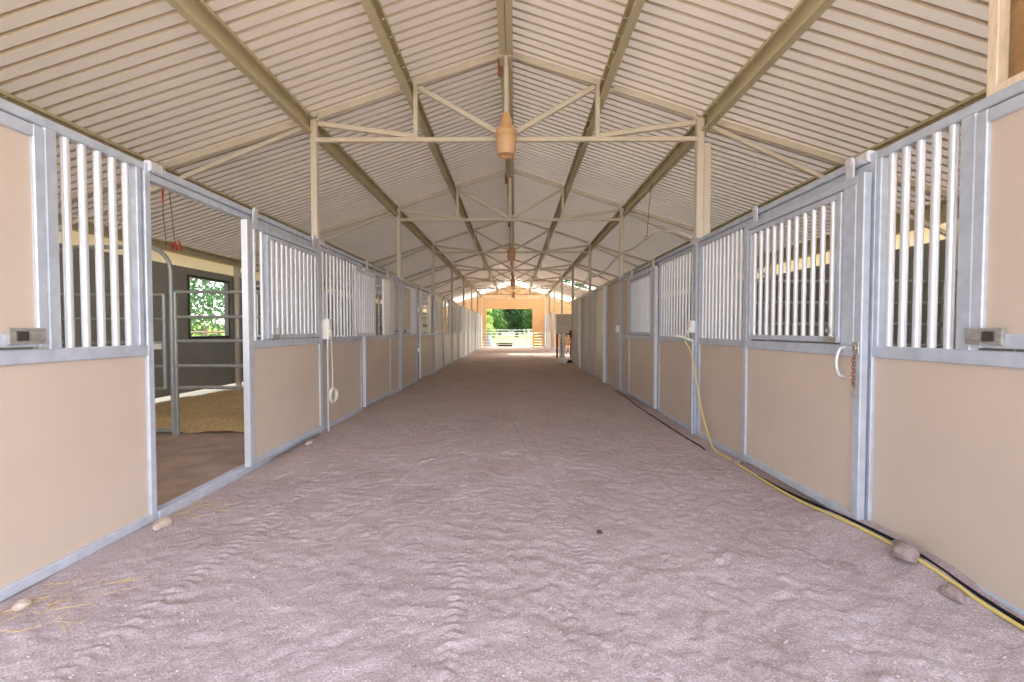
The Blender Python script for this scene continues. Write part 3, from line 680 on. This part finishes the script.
cb = spline([(2.18, P0+.05, 2.33), (2.16, 5.6, 2.50), (2.16, 6.2, 2.62), (2.16, 6.8, 2.66), (2.18, 7.6, 2.66), (2.2, 8.66, 2.74), (2.18, 10, 2.60), (2.18, 11.2, 2.62), (2.19, 12.3, 2.72), (2.18, 14, 2.58), (2.19, 15.98, 2.70)], 8)
o = MB().tube(cb, .016, 8).build('power_cable', M['cablewhite'], None, True, origin=(2.18, 8, 2.5)); tag(o, 'pale cable strung in loops between the right roof posts', 'cable')
o = MB().tube([(2.17, 6.8, 2.69), (2.2, 6.8, 3.2), (2.24, 6.8, 3.53)], .005, 6).tube([(2.165+.03*math.cos(a), 6.8, 2.675+.03*math.sin(a)) for a in np.linspace(0, 2*PI, 12)[:-1]], .005, 6, closed=True).build('hanger_wire', M['rust'], None, origin=(2.17, 6.8, 2.65))
tag(o, 'thin rusty wire holding the cable up under the right purlin', 'wire')

# ------------------------------------------------------------------ stones, straw, footings
def stone(loc, sx, sy, sz, key, label, rz=0., nm='stone', seed=0):
    bm = bmesh.new(); bmesh.ops.create_icosphere(bm, subdivisions=3, radius=1); r = random.Random(seed)
    ph = [r.random()*6 for _ in range(6)]
    for v in bm.verts:
        c = v.co; k = 1+.12*math.sin(c.x*3+ph[0])+.10*math.sin(c.y*4+ph[1])+.08*math.sin(c.z*5+ph[2]+c.x*4)
        c *= k; c.z = max(c.z, -.55); q = max(abs(c.x), abs(c.y), 1e-6)
        c.x *= sx*(1+.15*math.sin(c.y*3+ph[3])); c.y *= sy; c.z *= sz
    me = bpy.data.meshes.new(nm); bm.to_mesh(me); bm.free(); me.materials.append(M[key])
    me.polygons.foreach_set('use_smooth', [True]*len(me.polygons))
    o = bpy.data.objects.new(nm, me); COL.objects.link(o); o.location = loc; o.rotation_euler.z = rz; return tag(o, label, 'stone')
stone((-2.10, 1.87, fz(-2.10, 1.87)+.012), .032, .026, .022, 'rock', 'small pinkish stone at the foot of the left stall panel', .4, seed=1)
stone((-2.13, 2.66, .012), .04, .075, .03, 'rock', 'pale flat stone at the foot of the open left doorway', .2, seed=2)
stone((2.10, 2.20, fz(2.10, 2.20)+.03), .055, .085, .042, 'greyrock', 'larger grey stone holding down the yellow hose on the right', -.5, seed=3)
stone((2.08, 1.93, fz(2.08, 1.93)+.014), .035, .055, .026, 'greyrock', 'smaller grey stone under the yellow hose at the right edge', -.3, seed=4)
stone((2.15, 3.95, .016), .04, .05, .028, 'greyrock', 'grey stone at the foot of the closed right door', .2, seed=5)
stone((-2.13, 4.62, .012), .03, .07, .022, 'rock', 'flat tan stone below the slid-open left door', .1, seed=6)
stone((.62, 2.62, fz(.62, 2.62)+.004), .022, .014, .012, 'darksteel', 'small dark clod lying alone in the middle of the dirt aisle', .5, nm='dirt_clod', seed=8)
def scatter(name, label, boxes, key, n, ln=(.03, .13), w=.0014, zf=None, cat='straw'):
    m = MB()
    for (xa, xb, ya, yb) in boxes:
        for i in range(n):
            x = random.uniform(xa, xb); y = random.uniform(ya, yb); a = random.uniform(0, PI); l = random.uniform(*ln)/2
            z = (zf(x, y) if zf else fz(x, y))+.004+random.random()*.006; d = Vector((math.cos(a)*l, math.sin(a)*l, random.uniform(-.002, .004)))
            c = Vector((x, y, z)); m.prism(c-d, c+d, [(-w, 0), (w, 0), (0, w*1.2)])
    o = m.build(name, M[key]); tag(o, label, cat, kind='stuff'); return o
scatter('straw', 'scattered straw on the dirt along the left stall fronts', [(-2.18, -1.9, 2.75, 3.1), (-2.15, -1.75, 1.7, 2.1), (-2.18, -1.95, 3.5, 5.0), (-2.2, -2.0, 5, 7)], 'straw', 45)
m = MB()
for i in range(2600):
    x = random.uniform(-2.1, 2.1); y = 1.2+6*random.random()**1.6; s = random.uniform(.0025, .0075); z = fz(x, y)
    c = Vector((x, y, z+s*.4)); vs = [c+Vector((a*s*random.uniform(.7, 1.3), b*s*random.uniform(.7, 1.3), d*s*random.uniform(.6, 1))) for a, b, d in ((1,0,0),(-1,0,0),(0,1,0),(0,-1,0),(0,0,1),(0,0,-1))]
    m.add(vs, [(0,2,4),(2,1,4),(1,3,4),(3,0,4),(2,0,5),(1,2,5),(3,1,5),(0,3,5)], 0 if random.random() < .6 else 1)
o = m.build('grit', [M['rock'], M['greyrock']]); tag(o, 'fine loose grit scattered over the dirt aisle', 'grit', kind='stuff')

# ------------------------------------------------------------------ timber frame above the near right panel
t = thing('timber_enclosure', 'plywood-backed timber frame rising above the right edge panel', 'timber frame', (2.35, 1.9, H))
MB().box((2.24, 1.955, H), (2.29, 2.0, 3.26), .004).build('stud', M['stud'], t)
MB().box((2.24, 1.55, H), (2.33, 1.59, 3.40), .004).build('stud', M['stud'], t)
MB().box((2.34, .9, H), (2.352, 2.0, 3.42), .001).build('plywood_sheet', M['ply'], t)
MB().box((2.245, .9, 2.72), (2.325, 1.955, 2.80), .004).build('crossrail', M['stud'], t)
MB().box((2.24, .9, H), (2.33, 1.955, H+.04), .004).build('sill_plate', M['stud'], t)
MB().box((2.238, 1.952, 3.262), (2.292, 2.003, 3.275), .001).build('paint_mark', M['red'], t)
m = MB(); m.tube(spline([(2.235, 1.80, H+.05), (2.22, 1.78, H+.16), (2.24, 1.76, H+.30), (2.235, 1.75, H+.42)], 5), [.02]*6+[.028]*6+[.012]*4, 8)
tag(m.build('white_cloth', M['white'], None, True, origin=(2.235, 1.78, H)), 'strip of white cloth hanging on the timber frame at right', 'cloth')

# ------------------------------------------------------------------ things in the open bay at the far right
t = thing('white_cabinet', 'white box cabinet on brown timber legs in the far right bay', 'cabinet', (2.25, 19.2, 0))
MB().box((1.92, 18.9, 1.06), (2.62, 19.5, 1.92), .01).build('body', M['white'], t)
MB().box((1.93, 18.885, 1.34), (2.61, 18.9, 1.91), .004).build('door', M['pale'], t)
MB().box((1.93, 18.885, 1.07), (2.61, 18.9, 1.32), .004).build('drawer', M['pale'], t)
for x in (1.96, 2.14, 2.58): MB().box((x-.04, 18.95, -.02), (x+.04, 19.05, 1.06), .004).build('leg', M['wood'], t)
t = thing('saddle_stand', 'white saddle stand with long legs beside the right wall end', 'saddle stand', (1.9, 16.2, 0))
for x in (1.80, 1.93):
    MB().bar((x, 16.0, -.02), (x+.02, 16.25, 1.0), .05, .05).build('leg', M['white'], t); MB().bar((x+.02, 16.5, -.02), (x+.02, 16.27, 1.0), .05, .05).build('leg', M['white'], t)
MB().bar((1.76, 16.26, 1.02), (2.08, 16.26, 1.02), .09, .07).build('top_beam', M['white'], t)
MB().bar((1.80, 16.07, .3), (1.95, 16.07, .3), .03, .04).build('crossbar', M['white'], t)
m = MB(); m.box((1.99, 16.125, 1.03), (2.30, 16.15, 1.09), .003); tag(m.build('hook_rail', M['wood'], None, origin=(2.2, 16.13, 1.06)), 'short brown hook rail beside the saddle stand', 'rail')
for j, x in enumerate((2.03, 2.135, 2.24)):
    z = 1.0; yy = 16.10-(.05 if j == 1 else 0)
    t = thing('bridle', ['black bridle hanging nearest the saddle stand','black and white bridle hanging in the middle of the three','brown-trimmed bridle hanging nearest the right wall'][j], 'bridle', (x, yy, z), 'bridles hung at the end of the right wall')
    MB().tube([(x+.035*math.sin(a)*(1+.3*math.sin(3*a)), yy, z-.35+.36*math.cos(a)) for a in np.linspace(0, 2*PI, 22)[:-1]], .009, 6, closed=True).build('strap', M['black'], t, True)
    MB().tube(spline([(x-.03, yy-.01, z-.2), (x, yy-.02, z-.3), (x+.04, yy-.01, z-.2)], 4), .012, 6).build('noseband', M['wood' if j == 2 else 'white'], t, True)
    MB().tube([(x, yy, z), (x, yy, z+.03), (x, 16.124, z+.05)], .006, 6).build('hook', M['steel'], t)
stone((2.15, 15.96, .03), .11, .10, .08, 'black', 'dark bundle of tack lying under the bridles', 0, nm='tack_bundle', seed=12)['category'] = 'tack'
m = MB()
for j in range(4): m.tube([(2.17-.012*j, 15.9+(.10+.008*j)*math.cos(a), 1.06+(.14-.006*j)*math.sin(a)) for a in np.linspace(0, 2*PI, 22)[:-1]], .014, 6, closed=True)
tag(m.build('rope_coil', M['wood'], None, True, origin=(2.17, 15.9, 1.06)), 'brown rope coil hung at the end of the right wall', 'rope')

# ------------------------------------------------------------------ outside the far doorway
t = thing('pipe_gate', 'pale pipe gate closing the far doorway', 'gate', (-.3, 32.6, -.1))
for i in range(6): MB().cyl((-2.6, 32.6, .12+i*.215), (2.2, 32.6, .12+i*.215), .022, 8).build('rail', M['gatepipe'], t, True)
for x in (-2.6, -1.2, -.1, 1.1, 2.2): MB().cyl((x, 32.6, -.14), (x, 32.6, 1.24), .03, 8).build('upright', M['gatepipe'], t, True)
for (a, b, y, lab) in ((-9, 1, 40, 'left pipe fence panel standing in the field beyond the gate'), (1.3, 11, 40, 'right pipe fence panel standing in the field beyond the gate')):
    t = thing('field_fence', lab, 'fence', ((a+b)/2, y, -.1), 'pipe fences in the field')
    for i in range(5): MB().cyl((a, y, .2+i*.25), (b, y, .2+i*.25), .025, 6).build('rail', M['gatepipe'], t, True)
    for x in np.linspace(a, b, 5): MB().cyl((x, y, -.14), (x, y, 1.3), .035, 6).build('upright', M['gatepipe'], t, True)
t = thing('feed_trough', 'long low black trough behind the far gate', 'trough', (-.7, 33.6, -.12))
m = MB(); m.lathe((-.7, 33.6, -.12), [(.6,0),(.66,.12),(.68,.32),(.64,.32),(.60,.14),(.3,.1)], 24)
m.v = [(x, 33.6+(y-33.6)*.45, z) for x, y, z in m.v]; m.build('tub', M['black'], t, True)
MB().tube([(-.7+.67*math.cos(a), 33.6+.30*math.sin(a), .20) for a in np.linspace(0, 2*PI, 30)[:-1]], .02, 6, closed=True).build('rim', M['black'], t, True)
t = thing('plastic_barrel', 'blue-grey barrel standing left of the trough beyond the gate', 'barrel', (-2.05, 34.2, -.12))
MB().lathe((-2.05, 34.2, -.12), [(.26,0),(.29,.05),(.28,.3),(.30,.32),(.30,.36),(.28,.38),(.28,.62),(.30,.64),(.30,.68),(.28,.70),(.27,.88),(.25,.92)], 20).build('drum', M['blue'], t, True)
MB().lathe((-2.05, 34.2, .80), [(.2,0),(.2,.02),(.05,.03)], 16).build('lid', M['black'], t, True)

def crown_mesh(name, blobs, n, sz, key, seed):
    r = np.random.default_rng(seed); V = []; F = []
    tot = sum(b[3]**2 for b in blobs)
    for (cx, cy, cz, rad) in blobs:
        k = int(n*rad*rad/tot)
        d = r.normal(size=(k, 3)); d /= np.linalg.norm(d, axis=1)[:, None]
        p = d*(rad*(.55+.5*r.random((k, 1))))*np.array([1, 1, .85])+np.array([cx, cy, cz])
        a = r.normal(size=(k, 3)); a /= np.linalg.norm(a, axis=1)[:, None]
        b = np.cross(a, d); b /= np.linalg.norm(b, axis=1)[:, None]+1e-6
        s = sz*(.6+.8*r.random((k, 1)))
        for i in range(k):
            o = len(V); V += [tuple(p[i]-a[i]*s[i]), tuple(p[i]-b[i]*s[i]*.5), tuple(p[i]+a[i]*s[i]), tuple(p[i]+b[i]*s[i]*.5)]; F.append((o, o+1, o+2, o+3))
    me = bpy.data.meshes.new(name); me.from_pydata(V, [], F); me.materials.append(M[key]); return me
def tree(x, y, h, rad, key, label, seed, group=None, n=5000, low=.25, name='tree', sz=.16):
    r = random.Random(seed); t = thing(name, label, 'tree' if name == 'tree' else 'bush', (x, y, -.12), group)
    if name == 'tree':
        m = MB(); m.tube(spline([(0,0,0), (.1*rad*r.random(), 0, h*.3), (-.05*rad, .05*rad, h*.6), (0, 0, h*.85)], 4), [h*.03*(1-.7*i/12) for i in range(13)], 8)
        for i in range(5):
            a = r.random()*6.28; z = h*(.3+.1*i); m.tube([(0,0,z), (math.cos(a)*rad*.4, math.sin(a)*rad*.4, z+h*.1), (math.cos(a)*rad*.7, math.sin(a)*rad*.7, z+h*.16)], [h*.012, h*.008, h*.003], 6)
        o = bpy.data.objects.new('trunk', m.mesh('trunk', M['bark'], smooth=True)); COL.objects.link(o); o.parent = t
    bl = [(rad*.5*math.cos(a*2.4+r.random()), rad*.5*math.sin(a*2.4+r.random()), h*(low+(1-low)*(.12+.75*a/9)), rad*(.62-.26*a/9)*(.9+.3*r.random())) for a in range(10)]
    o = bpy.data.objects.new('crown', crown_mesh('crown', bl, n, sz, key, seed)); COL.objects.link(o); o.parent = t; return t
g = 'trees beyond the far doorway'
tl = [(-10, 62, 9, 3.2, 'leaf2', 'yellow-green tree at the far left beyond the doorway'), (-4.6, 70, 11, 3.2, 'leaf', 'bright green tree left of the doorway centre'), (-3.7, 52, 4.5, 1.2, 'leaf2', 'small yellow-green tree in front, left in the far doorway'),
      (.4, 78, 12, 3.3, 'leaf3', 'deep green tree in the middle of the far doorway'), (4.2, 68, 10, 3.0, 'leaf', 'green tree right of the doorway centre'), (10, 76, 11, 3.4, 'leaf3', 'deep green tree at the right beyond the doorway'), (15, 64, 10, 4, 'leaf', 'green tree glimpsed over the right wall, beyond the bright roof gap'),
      (-3.2, 92, 13, 3.6, 'leaf3', 'tall dark tree standing furthest back, left of the doorway centre'), (5.6, 94, 13, 3.6, 'leaf3', 'tall dark tree standing furthest back, right of the doorway centre')]
for i, (x, y, h, rad, k, lab) in enumerate(tl): tree(x, y, h, rad, k, lab, 30+i, g, n=7000, low=.08, sz=.24)
g = 'trees outside the left window'
tree(-15.5, 20, 6.2, 3.2, 'leaf3', 'leafy green tree outside the left window', 61, g, n=3000, low=.2, sz=.13)
tree(-22, 40, 7, 3.2, 'leaf2', 'yellow-green tree further off outside the left window', 62, g, n=4000, low=.15, sz=.16)
for i, (x, y) in enumerate(((-19.5, 25), (-23, 32))):
    tree(x, y, 1.7, 1.8, 'leaf2', ['nearer low bush outside the left window', 'farther low bush outside the left window'][i], 70+i, 'bushes outside the left window', n=2500, low=.0, name='bush', sz=.09)
t = thing('yard_fence', 'brown rail fence outside the left window', 'fence', (-10, 14, -.1))
for z in (.55, 1.15): MB().cyl((-10, 4, z), (-10, 26, z), .035, 8).build('rail', M['bark'], t, True)
for y in range(4, 27, 2): MB().cyl((-10, y, -.14), (-10, y, 1.3), .045, 8).build('fence_post', M['bark'], t, True)

# ------------------------------------------------------------------ light, sky, camera
W = bpy.data.worlds.new('World'); SC.world = W; W.use_nodes = True
nt = W.node_tree; bg = nt.nodes['Background']
sk = nt.nodes.new('ShaderNodeTexSky'); sk.sky_type = 'NISHITA'; sk.sun_disc = False
sk.sun_elevation = math.radians(52); sk.sun_rotation = math.radians(90); sk.air_density = 1.0; sk.dust_density = 2.5; sk.ozone_density = 1.
hs = nt.nodes.new('ShaderNodeHueSaturation'); hs.inputs['Saturation'].default_value = .45
nt.links.new(sk.outputs[0], hs.inputs['Color']); nt.links.new(hs.outputs[0], bg.inputs['Color']); bg.inputs['Strength'].default_value = 1.0
sun = bpy.data.lights.new('sun', 'SUN'); sun.energy = 6.0; sun.angle = math.radians(.8); sun.color = (1, .95, .86)
so = bpy.data.objects.new('sun', sun); COL.objects.link(so)
d = Vector((-math.cos(math.radians(54)), .10, -math.sin(math.radians(54)))); so.rotation_euler = d.to_track_quat('-Z', 'Y').to_euler(); so.location = (8, 0, 12)
cam = bpy.data.cameras.new('camera'); co = bpy.data.objects.new('camera', cam); COL.objects.link(co); SC.camera = co
F = 430.; cam.sensor_width = 36; cam.lens = F/1024*36; cam.clip_start = .02; cam.clip_end = 500
co.location = (.1, 0, 1.235)
co.rotation_euler = (PI/2-math.atan(11.4/F), 0, math.atan(3/F))
SC.view_settings.view_transform = 'Standard'; SC.view_settings.look = 'None'; SC.view_settings.gamma = 1; SC.view_settings.use_curve_mapping = False
SC.view_settings.exposure = 0.2
SC.cycles.max_bounces = 10; SC.cycles.diffuse_bounces = 6; SC.cycles.transmission_bounces = 6
